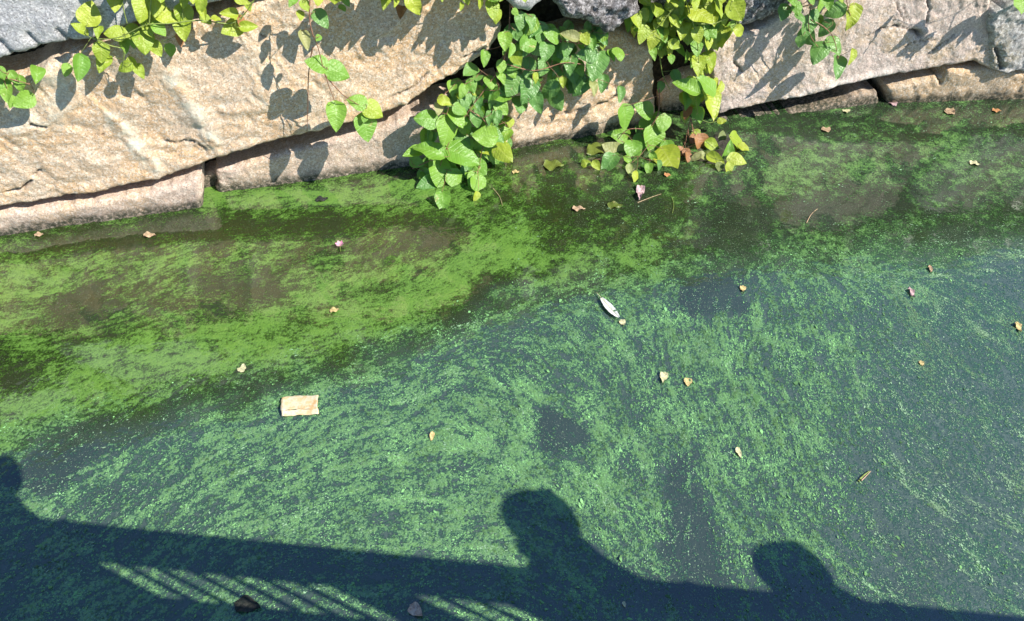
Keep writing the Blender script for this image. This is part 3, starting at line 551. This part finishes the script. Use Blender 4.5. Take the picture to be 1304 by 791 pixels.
plant('small tuft of yellow leaves standing out of the water right of the brown shoot', [[(926,202,.0),(927,196,.03),(926,190,.05)], [(926,200,.0),(934,196,.04),(940,190,.04)], [(926,200,0.),(918,196,.04)]],
 [(940,181,26,0,y,.07),(948,188,15,30,y,.07),(927,192,29,-88,g,.1),(940,205,24,8,y,.06),(928,215,17,92,y,.06),(908,186,24,30,y,.05),(912,203,24,30,y,.05),(920,172,13,-80,'s',.03),(916,213,13,100,'s',.03),(903,196,14,200,'s',.03)], off=.05, cat='plant', stem='gstem')
plant('blue green vine hanging at the top of the broad pale block', [
 [(1050,-50,.02),(1040,-10,.1),(1030,20,.12),(1032,45,.13),(1042,60,.13)], [(1032,25,.12),(1050,35,.13),(1062,50,.13),(1067,75,.13)], [(1036,5,.12),(1015,10,.11),(1000,12,.1)], [(1075,-40,.05),(1078,0,.1),(1083,20,.11)]],
 [(998,17,21,100,b),(1016,12,19,80,g),(1021,22,17,60,b),(1028,35,27,95,b),(1021,46,21,100,b),(1019,54,15,100,b),(1029,49,25,70,b,.07),(1042,68,29,110,b,.13),(1051,37,28,130,b),(1063,15,28,150,b),(1044,28,19,60,g,.06),(1085,22,32,85,y,.11),
  (1063,60,24,60,b),(1067,86,34,88,b,.14),(1083,73,22,92,y,.13),(1034,0,16,60,g),(1044,8,17,90,g),(1072,0,9,60,y),(1038,20,16,90,b),(1010,2,17,60,g),(1055,5,18,80,g),(1005,-10,22,80,g),(1030,-12,24,90,g),(1060,-12,22,60,g)], off=.12, face=.6,
 fill=[(1005,-40,1075,-8,10,'bg',20,28,.06,.12)])
plant('sprig of dark green leaves at the top right corner', [[(1350,-60,.05),(1315,-30,.1),(1300,-5,.1)]],
 [(1300,7,22,88,g,.1),(1318,4,22,90,g,.1),(1290,-16,26,110,g,.16),(1306,-12,26,60,g,.16),(1322,-8,26,90,g,.2),(1280,-34,28,90,g,.2),(1335,-15,26,90,g,.2)], off=.12)
plant('creeper above the top edge over the broad pale block', [[(1180,-110,.0),(1150,-70,.1),(1120,-50,.12)]], [(1130,-36,26,80,g,.12),(1148,-38,24,90,g,.12),(1118,-42,24,100,g,.1)], off=.12)

# unseen creeper added above the frame, making the mirror image dark and ragged
def added_coping_creeper(n=5200):
    r = np.random.default_rng(5); V = []; F = []
    xs = np.array([-300, 0, 652, 1304, 1600]); fs = [sz(x, 0)[0] for x in xs]; fz = [sz(x, 0)[1] for x in xs]
    for _ in range(n):
        s_ = r.uniform(-2.2, 7.2); lo = np.interp(s_, fs, fz)+.24; hi = np.interp(s_, [-3, 0, .8, 1.7, 2.6, 3.6, 4.4, 5.2, 6.2, 9], [1.62, 1.62, 1.60, 1.50, 1.26, 1.15, 1.18, 1.26, 1.28, 1.3])+.09*(vn(s_*9, 1, 3)-.3)+.06*(vn(s_*30, 1, 5)-.5)
        z = lo+(max(hi-lo, .05))*r.random()**.8; p = WA+WD*s_+WN*(float(np.interp(s_, OS, OV))+r.uniform(-.04, .09)); p[2] = z
        d = np.array([r.normal(0, .5), r.normal(0, .4), -1+r.normal(0, .4)]); d /= np.linalg.norm(d); nn_ = WN+r.normal(0, .45, 3); sd = np.cross(d, nn_); sd /= np.linalg.norm(sd); L_ = r.uniform(.06, .11); b_ = len(V); nv = np.cross(sd, d)
        V += [p-d*L_*.5, p-d*L_*.2+sd*L_*.36+nv*.006, p+sd*L_*.30+d*L_*.15, p+d*L_*.5-nv*.01, p-sd*L_*.30+d*L_*.15, p-d*L_*.2-sd*L_*.36+nv*.006, p-nv*.008]
        F += [(b_, b_+1, b_+6), (b_+1, b_+2, b_+6), (b_+2, b_+3, b_+6), (b_+3, b_+4, b_+6), (b_+4, b_+5, b_+6), (b_+5, b_, b_+6)]
    c = WA.copy(); tag(obj('added_creeper_mass', mesh('added_creeper_mass', [v-c for v in V], F, M['b']), None, tuple(c)), 'unseen dense creeper added on the coping to darken its mirror image in the pond', 'creeper', kind='stuff')
added_coping_creeper()
# ------------------------------------------------------------------ small things afloat
def floater(name, cat, label, x, y, ln, an, mat, w=.4, z=.004, seed=0, curl=.06, group=None):
    me = leaf_mesh(name, mat, w*.85, curl*.8, -curl, .09, .0, seed); p = G(x, y, z); dep_ = (p-CP)@FW
    a = math.radians(an); v1 = G(x+math.cos(a), y+math.sin(a), z)-p; az = math.atan2(v1[1], v1[0])
    o = obj(name, me, None, tuple(p)); s = ln*np.linalg.norm(v1)*1.; o.scale = (s, s, s); o.rotation_euler = (random.uniform(-.12, .12), random.uniform(-.15, .15), az-math.pi/2)
    mi = min(v.co.z for v in me.vertices)*s; o.location.z = z-mi*.6; return tag(o, label, cat, group)
M['yellow'] = plain('yellow_dead_leaf', (.58, .46, .20), .6, .4, .3, 8, .4, .05)
M['cream'] = plain('cream_dead_leaf', (.60, .57, .33), .6, .4, .25, 8, .4, .05)
M['salmon'] = plain('pinkish_dead_leaf', (.62, .40, .28), .6, .4, .3, 6, .4, .05, (.70, .55, .40))
M['orange'] = plain('orange_dead_leaf', (.48, .23, .09), .6, .4, .25, 8, .4, .05)
M['tanleaf'] = plain('tan_dead_leaf', (.45, .32, .20), .7, .3, .3, 8, .4, .05)
M['mauve'] = plain('faded_pink_petal', (.52, .36, .36), .7, .3, .3, 8, .3, .05)
M['pink'] = plain('pink_petal', (.66, .28, .40), .6, .3, .2, 8, .3, .05)
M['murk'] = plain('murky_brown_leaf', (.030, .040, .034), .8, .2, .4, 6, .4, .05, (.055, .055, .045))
for i, a in enumerate([
 ('fallen_leaf','leaf','yellow angular leaf scrap afloat left of the centre, below the pink flower',426,395,15,-5,'yellow',.45),
 ('fallen_leaf','leaf','small cream triangular leaf scrap above the folded wrapper',309,469,14,-60,'cream',.5),
 ('fallen_leaf','leaf','pale yellow pointed leaf right of centre, the taller of two side by side',845,481,18,100,'cream',.32),
 ('fallen_leaf','leaf','round yellow leaf scrap just right of the taller pale leaf',876,487,12,95,'yellow',.5),
 ('fallen_leaf','leaf','thin pale yellow leaf below the two side by side scraps',941,577,18,65,'cream',.24),
 ('fallen_leaf','leaf','tiny yellow leaf in the thick algae right of the wrapper',550,556,14,100,'yellow',.28),
 ('fallen_leaf','leaf','tiny yellow speck of leaf in the grey green water to the right',1174,463,10,60,'yellow',.4),
 ('fallen_leaf','leaf','orange yellow oval leaf at the right edge',1297,417,17,68,'yellow',.26),
 ('fallen_leaf','leaf','pinkish brown oval leaf at the bottom edge in the railing shadow',530,778,27,42,'salmon',.40),
 ('fallen_leaf','leaf','orange oval leaf near the wall at the far right',1269,141,14,5,'orange',.45),
 ('fallen_leaf','leaf','tan crumpled leaf near the wall left of the orange one',1210,142,12,-40,'tanleaf',.5),
 ('fallen_leaf','leaf','pale shell like leaf on the dark green belt at the right',1241,208,17,20,'cream',.45),
 ('fallen_leaf','leaf','brownish leaf scrap on the dark green belt below the blue green vine',1053,165,12,-30,'tanleaf',.5),
 ('fallen_leaf','leaf','tan leaf fragment by the ledge stone at the far left',50,299,15,0,'tanleaf',.35),
 ('fallen_leaf','leaf','flat grey tan leaf in the dark belt at the left',191,300,20,3,'tanleaf',.3),
 ('fallen_leaf','leaf','limp pink brown leaf below the lower vine',815,246,24,98,'mauve',.2),
 ('fallen_leaf','leaf','brown leaf half sunk in algae under the sloping block',737,266,20,0,'tanleaf',.38),
 ('fallen_leaf','leaf','tiny cream leaf tip in the shadow at the bottom',795,770,10,70,'cream',.35),
 ('fallen_leaf','leaf','yellow speck of leaf by the foot of the big vine',657,219,12,0,'yellow',.4),
  ('fallen_leaf','leaf','small tan leaf fragment on the bright scum by the tan block',410,254,20,-5,'murk',.35),
 ('fallen_leaf','leaf','yellowish leaf bit beside the dark oval patch',946,368,10,90,'yellow',.4),
 ('fallen_leaf','leaf','white fleck of petal near the grey ledge stone',1078,142,7,70,'cream',.6),
 ('fallen_leaf','leaf','pale round petal under the sloping block at the waterline',684,178,13,20,'mauve',.5),
 ('fallen_leaf','leaf','white leaf scrap by the right ledge stone',1138,132,10,60,'mauve',.5),
 ('fallen_leaf','leaf','small pink tan leaf in the blue water, the upper of two on the right',1185,343,12,80,'tanleaf',.22),
 ('fallen_leaf','leaf','pinkish twisted leaf in the blue water, the lower of two on the right',1161,373,20,75,'mauve',.17),
 ('fallen_leaf','leaf','lime green leaf scrap beside the white feather',793,411,11,60,'cream',.45),
 ('fallen_leaf','leaf','pale bit of leaf under the dried brown shoot',887,169,9,60,'cream',.6),
 ('fallen_leaf','leaf','orange leaf scrap at the foot of the lower vine',850,223,11,0,'orange',.45),
 ]):
    floater(a[0], a[1], a[2], a[3], a[4], a[5]*.82, a[6], M[a[7]], a[8], seed=i, group='fallen leaves afloat on the pond')
floater('sunken_leaf', 'leaf', 'round olive leaf lying just under the surface below the sloping block', 705, 211, 26, 0, M['s'], .45, .002, 41, .03)
floater('sunken_leaf', 'leaf', 'round green leaf under the surface left of the lower vine', 757, 192, 24, 150, M['s'], .48, .003, 42, .05)
floater('sunken_leaf', 'leaf', 'dim yellow green leaf sunk below the limp pink leaf', 783, 262, 20, 5, M['s'], .38, .002, 43, .03)
# large murky leaf at the lower left, pale rim on the far side
lf1 = floater('sunken_leaf', 'leaf', 'large triangular brown leaf in the railing shadow at the bottom left', 316, 771, 34, 12, M['murk'], .36, .002, 44, .03)
def flat_thing(name, label, cat, pts, mat, th=.002, z=.004):
    P = [G(x, y_, z+h) for (x, y_, h) in pts]; n = len(P); c = np.mean(P, 0); V = [q-c for q in P]+[q-c-np.array([0, 0, th]) for q in P]
    F = [list(range(n))[::-1], list(range(n, 2*n))]+[[i, (i+1) % n, n+(i+1) % n, n+i] for i in range(n)]
    return tag(obj(name, mesh(name, V, F, mat, False), None, tuple(c)), label, cat)
# folded wrapper
def wrapper():
    w = N('stained_cream_wrapper'); co = w.n('TexCoord').outputs['Object']; n1 = w.noise(co, 55., 4, .7); n2 = w.noise(co, 26., 3, .6)
    c = w.mix(w.rng(n1, .4, .62), (.60, .55, .40), (.58, .45, .24)); c = w.mix(w.rng(n2, .56, .72, 0, .7), c, (.50, .27, .10)); w.set(w.p.inputs['Base Color'], c); w.set(w.p.inputs['Roughness'], .5)
    w.set(w.p.inputs['Normal'], w.n('Bump', {'Height': n1, 'Strength': .5, 'Distance': .004}).outputs[0])
    c00, c10, c01, c11 = (358.5, 505.5), (405, 503), (358, 530), (405, 527); nu, nv = 16, 10; c0 = G(381, 516, 0)
    root = empty('folded_wrapper', c0); tag(root, 'cream folded paper wrapper with a crease, floating left of centre', 'wrapper')
    def panel(name, v0, v1, hz, sd):
        V = []; F = []
        for side in (0, 1):
            for j in range(nv+1):
                for i in range(nu+1):
                    u = i/nu; v = v0+(v1-v0)*j/nv
                    x = (c00[0]*(1-u)+c10[0]*u)*(1-v)+(c01[0]*(1-u)+c11[0]*u)*v+(vn(v*7, 0, sd)-.5)*2*(abs(u-.5) > .49); yy = (c00[1]*(1-u)+c10[1]*u)*(1-v)+(c01[1]*(1-u)+c11[1]*u)*v+(vn(u*9, 0, sd)-.5)*1.6*(j in (0, nv))
                    z = hz(j/nv)+.004*(fbm(u*5, v*5, sd)-.5)+.004*(abs(2*u-1)**4)-(.0015 if side else 0)
                    V.append(G(x, yy, z)-c0)
        m = (nu+1)*(nv+1)
        for j in range(nv):
            for i in range(nu):
                a = j*(nu+1)+i; F.append([a, a+nu+1, a+nu+2, a+1]); F.append([m+a, m+a+1, m+a+nu+2, m+a+nu+1])
        rg = [i for i in range(nu+1)]+[j*(nu+1)+nu for j in range(1, nv+1)]+[nv*(nu+1)+i for i in range(nu-1, -1, -1)]+[j*(nu+1) for j in range(nv-1, 0, -1)]
        for k in range(len(rg)): a, b2 = rg[k], rg[(k+1) % len(rg)]; F.append([a, b2, m+b2, m+a])
        obj(name, mesh(name, V, F, w.m), root)
    panel('wide_panel', 0, .70, lambda t: .008+.006*t, 5); panel('narrow_flap', .70, 1., lambda t: .0155-.010*t, 9)
wrapper()
# white feather
def feather():
    base, tip = G(761, 375, .008), G(788, 405, .010); ax = Vector(tip-base); ln = ax.length; ax.normalize(); sd = ax.cross(Vector((0, 0, 1))).normalized()
    root = empty('feather', base); tag(root, 'white feather floating tip down on the boundary of the blue water', 'feather')
    M['white_f'] = plain('white_feather_vane', (.62, .64, .60), .7, .3, .12, 40, .5, .01)
    for s in (1, -1):
        V, F = [], []
        for i in range(15):
            t = .18+.82*i/14; wd = ln*.13*math.sin(math.pi*min(1, (t-.18)/.82*.90+.07))**.7*(1 if s > 0 else .75)*(1-.06*(i % 4 == 3))
            for j in (0, .5, 1): V.append(ax*(t*ln+wd*j*.35)+sd*s*wd*j+Vector((0, 0, .005*math.sin(j*2)+.002)))
        for i in range(14):
            if s < 0 and i == 9: continue
            for j in range(2): a = i*3+j; F.append([a, a+1, a+4, a+3])
        obj('vane', mesh('vane', V, F, M['white_f']), root)
    V, F = [], []; tube(V, F, [ax*(t*ln)+Vector((0, 0, .004)) for t in (-.05, .3, .6, .95)], .0016, .0006); obj('shaft', mesh('shaft', V, F, M['cream']), root)
feather()
# pink flower head
c0 = G(433, 313, .006); fl = empty('flower', c0); tag(fl, 'small pink blossom afloat on the green scum, left of centre', 'flower')
for k in range(6):
    me = leaf_mesh('petal', M['pink'] if k % 2 else M['mauve'], .42, .1, -.3, .05, 0, k); o = obj('petal', me, fl, (0, 0, .006)); a = k*math.pi/3
    o.location = (.013*math.cos(a), .013*math.sin(a), .008); o.rotation_euler = (.5, 0, a-math.pi/2); o.scale = (.024,)*3
V, F = [], []; tube(V, F, [(0, 0, .004), (.004, -.02, .002), (.008, -.04, .001)], .0012); obj('stalk', mesh('stalk', V, F, M['gstem']), fl)
def twig(label, pts, r=.0018, mat='twig', name='twig'):
    P = curve([G(x, y_, .004) for (x, y_) in pts], 4); c = P[0].copy(); V, F = [], []; tube(V, F, [q-c for q in P], r, r*.5); return tag(obj(name, mesh(name, V, F, M[mat]), None, c), label, 'twig', 'twigs afloat on the pond')
M['straw'] = plain('straw_coloured_twig', (.50, .36, .22), .7, .3, .2)
twig('short reddish straw floating on the dark belt right of centre', [(1027,284),(1033,273),(1041,266)], .0022, 'straw')
twig('thin straw trailing right of the limp pink leaf', [(812,258),(830,251),(842,247)], .0018, 'straw')
twig('pale bent straw under the large vine', [(628,240),(636,250),(640,262)], .0015, 'straw')
twig('green stick with a pinkish side in the blue water, lower right', [(1093,613),(1099,606),(1107,600)], .0045, 'gstem')
twig('pink sliver lying against the green stick, lower right', [(1097,612),(1104,605),(1109,600)], .0022, 'salmon')
twig('thin grass blade floating right of the lower vine', [(856,252),(858,262),(856,272)], .0016, 'gstem')
# ------------------------------------------------------------------ railing and onlookers on the deck behind the camera (their shadows lie across the pond)
K = L/-L[2]; HT = 3.0; RA, RB = G(0, 655), G(1304, 785); RD = (RB-RA)/np.linalg.norm(RB-RA); RN = np.array([RD[1], -RD[0], 0.])   # RN points back, away from the wall
def up(p, h): return p-K*h
def rail_h(px, py, back=0.):                                            # point of the railing plane whose shadow is that pixel
    g0 = G(px, py); base = up(RA, HT)+RN*back; t = ((base-g0)@RN)/((-K)@RN); return g0-K*t
O0 = up(RA, HT)
def box(V, F, s0, s1, z0, z1, y0, y1):
    b = len(V)
    for s in (s0, s1):
        for yy in (y0, y1):
            for z in (z0, z1): q = RD*s+RN*yy; V.append((q[0], q[1], z))
    F += [[b+i for i in f] for f in ((0, 1, 3, 2), (4, 6, 7, 5), (0, 4, 5, 1), (2, 3, 7, 6), (0, 2, 6, 4), (1, 5, 7, 3))]
M['steel'] = plain('painted_steel', (.05, .06, .06), .5, .4, .1, 20, .1); M['plank'] = plain('deck_planks', (.20, .15, .10), .8, .2, .3, 12, .4)
rl = empty('railing', (O0[0], O0[1], 0)); tag(rl, 'dark steel railing on the deck that throws the barred shadow on the pond', 'railing')
sof = lambda q: (q-O0)@RD
band = rail_h(120, 667)[2]-rail_h(120, 705)[2]; gap = rail_h(115, 704)[2]-rail_h(190, 758)[2]; zb = HT-band; zg = zb-gap; zd = HT-1.1
sL, sR = sof(rail_h(100, 706)), sof(rail_h(668, 770)); sP0, sP1 = sof(rail_h(432, 740)), sof(rail_h(494, 746)); sEnd = 6.5; sA = -.50
print('railing band', band, 'gap', gap, 'bars', sL, sR, sP0, sP1, 'O0', O0)
for nm, bx in (('top_rail', [(sA, sEnd, zb, HT, 0, .03)]), ('shade_panel', [(sA, sEnd, zd, zg, 0, .025)]), ('shade_end_panel', [(sA, sL, zg, zb, 0, .025)]), ('shade_end_panel', [(sR, sEnd, zg, zb, 0, .025)]), ('shade_post', [(sP0+.02, sP1, zg, zb, -.01, .035)])):  # panels and post added to fill the shadow around the bars
    V, F = [], []
    for q in bx: box(V, F, *q)
    obj(nm, mesh(nm, V, F, M['steel'], False), rl)
V, F = [], []; tube(V, F, [(0, 0, zg-.01), (0, 0, zb+.01)], .0080, None, 10); bm_ = mesh('bar', V, F, M['steel'])
s = sL+.03
while s < sR:
    if not sP0-.02 < s < sP1+.02: q = RD*s+RN*.012; obj('bar', bm_, rl, (q[0], q[1], 0))
    s += .122
for nm, q in (('shade_side_panel', (sA-.025, sA, zd, HT, 0, 1.6)),):  # unseen return panel added to block light at the shadow's lower left
    V, F = [], []; box(V, F, *q); obj(nm, mesh(nm, V, F, M['steel'], False), rl)
dk = empty('deck', (O0[0], O0[1], 0)); tag(dk, 'timber deck carrying the railing and the onlookers', 'deck')
for k in range(16): V, F = [], []; box(V, F, sA, sEnd, zd-.04, zd, -.03+k*.15, .113+k*.15); obj('plank', mesh('plank', V, F, M['plank'], False), dk)
for s_ in (0.2, 3, 6): V, F = [], []; box(V, F, s_, s_+.2, -1.2, zd-.043, 1.2, 1.4); obj('pier', mesh('pier', V, F, M['plank'], False), dk)
for k in (0, 1): V, F = [], []; box(V, F, sA, sEnd, zd-.24, zd-.044, .25+k*1.6, .33+k*1.6); obj('joist', mesh('joist', V, F, M['plank'], False), dk)
M['skin'] = plain('skin', (.45, .28, .2), .5, .4, .08); M['cloth'] = plain('dark_cotton', (.06, .08, .13), .9, .1, .2, 90); M['hair'] = plain('brown_hair', (.06, .035, .02), .6, .3, .3, 120)
def skin(name, pts, edges, mat, parent, root=0):
    me = bpy.data.meshes.new(name); me.from_pydata([q[0] for q in pts], edges, []); me.materials.append(mat); o = obj(name, me, parent)
    md = o.modifiers.new('skin', 'SKIN'); md.use_smooth_shade = True; lay = me.skin_vertices[0] if me.skin_vertices else None
    if lay is None: me.attributes; 
    for i, q in enumerate(pts):
        me.skin_vertices[0].data[i].radius = (q[1], q[2] if len(q) > 2 else q[1])
    me.skin_vertices[0].data[root].use_root = True
    sb = o.modifiers.new('sub', 'SUBSURF'); sb.levels = sb.render_levels = 2; return o
def person(px, py, wpx, label, sx=0., hand=None, elbow=None):
    RM = Matrix.Rotation(-math.atan2(RD[1], RD[0]), 3, 'Z')
    back = .02; hd = rail_h(px, py, back)                                # head centre: its shadow falls on that pixel
    root = empty('person', (hd[0], hd[1], zd)); tag(root, label, 'person', 'onlookers at the railing'); az = math.atan2(RD[1], RD[0]); root.rotation_euler = (0, 0, az)
    h = hd[2]-zd; k = max(h/1.62, .8); Zs = lambda v: v*h/1.62               # local: x along rail, -y ... RN is -y side, +y towards the wall
    hr = wpx
    me_pts = [((sx,-.10,Zs(.95)),.12,.07),((sx,-.09,Zs(1.13)),.12,.07),((sx*.8,-.07,Zs(1.29)),.12,.07),((sx*.8,-.03,Zs(1.39)),.105,.075),((sx*.35,-.01,Zs(1.48)),.09,.07),
      ((.15,-.09,Zs(1.28)),.05,.05),((.18,-.06,Zs(1.10)),.048,.048),((.18,-.02,1.12),.032,.032),((.16,.02,1.13),.028,.02),
      ((-.15,-.09,Zs(1.28)),.05,.05),((-.20,-.06,Zs(1.10)),.048,.048),((-.18,-.02,1.12),.032,.032),((-.16,.02,1.13),.028,.02),
      ((.09,-.13,Zs(.86)),.09,.09),((.10,-.14,Zs(.48)),.06,.06),((.10,-.15,.08),.04,.04),((.10,.08,.04),.035,.03),
      ((-.09,-.13,Zs(.86)),.09,.09),((-.10,-.14,Zs(.48)),.06,.06),((-.10,-.15,.08),.04,.04),((-.10,.08,.04),.035,.03)]
    me_pts = [((q[0][0]+(sx if i > 4 else 0), *q[0][1:]), *q[1:]) for i, q in enumerate(me_pts)]
    if hand:
        lo = lambda p: tuple(RM @ (Vector(p)-Vector((hd[0], hd[1], zd))))
        me_pts[10] = (lo(rail_h(*elbow, .04)), .055, .055); me_pts[11] = (lo(rail_h(*hand, -.02)), .05, .05); a_ = Vector(me_pts[11][0])
        me_pts[12] = (tuple(a_+Vector((.02, .02, .07))), .05, .025)
    E = [(0,1),(1,2),(2,3),(3,4),(2,5),(5,6),(6,7),(7,8),(2,9),(9,10),(10,11),(11,12),(0,13),(13,14),(14,15),(15,16),(0,17),(17,18),(18,19),(19,20)]
    body = skin('body', me_pts, E, M['cloth'], root)
    V, F = [], []; n1, n2 = 18, 12
    for i in range(n2+1):
        th = math.pi*i/n2
        for j in range(n1):
            ph = 2*math.pi*j/n1; x = hr*.92*math.sin(th)*math.cos(ph); yy = hr*1.1*math.sin(th)*math.sin(ph); z = hr*1.25*math.cos(th)
            if yy > 0: yy += .02*math.exp(-((z+.01)/.02)**2)*(abs(x) < .02)                # nose
            if z < -.05: x *= .82; yy *= .9
            V.append((x, yy+.01, z+h))
    F = [[i*n1+j, i*n1+(j+1) % n1, (i+1)*n1+(j+1) % n1, (i+1)*n1+j] for i in range(n2) for j in range(n1)]
    obj('head', mesh('head', V, F, M['skin']), root)
    V2 = [(v[0]*1.10, (v[1]-.012)*1.06, h+(v[2]-h)*1.07+.006) for v in V]; keep = [f for f in F if all(V[i][2]-h > -.02+.9*max(V[i][1], -.06) for i in f)]
    obj('hair', mesh('hair', V2, keep, M['hair']), root)
person(-10, 615, .085, 'person at the left end of the railing whose head shadow falls at the left edge', -.2)
person(692, 663, .095, 'person at the middle of the railing with bent arms, head shadow largest', -.20, (680, 699), (704, 714))
person(1014, 730, .088, 'person at the right of the railing, head shadow low in the picture', -.12, (1000, 750), (1018, 757))
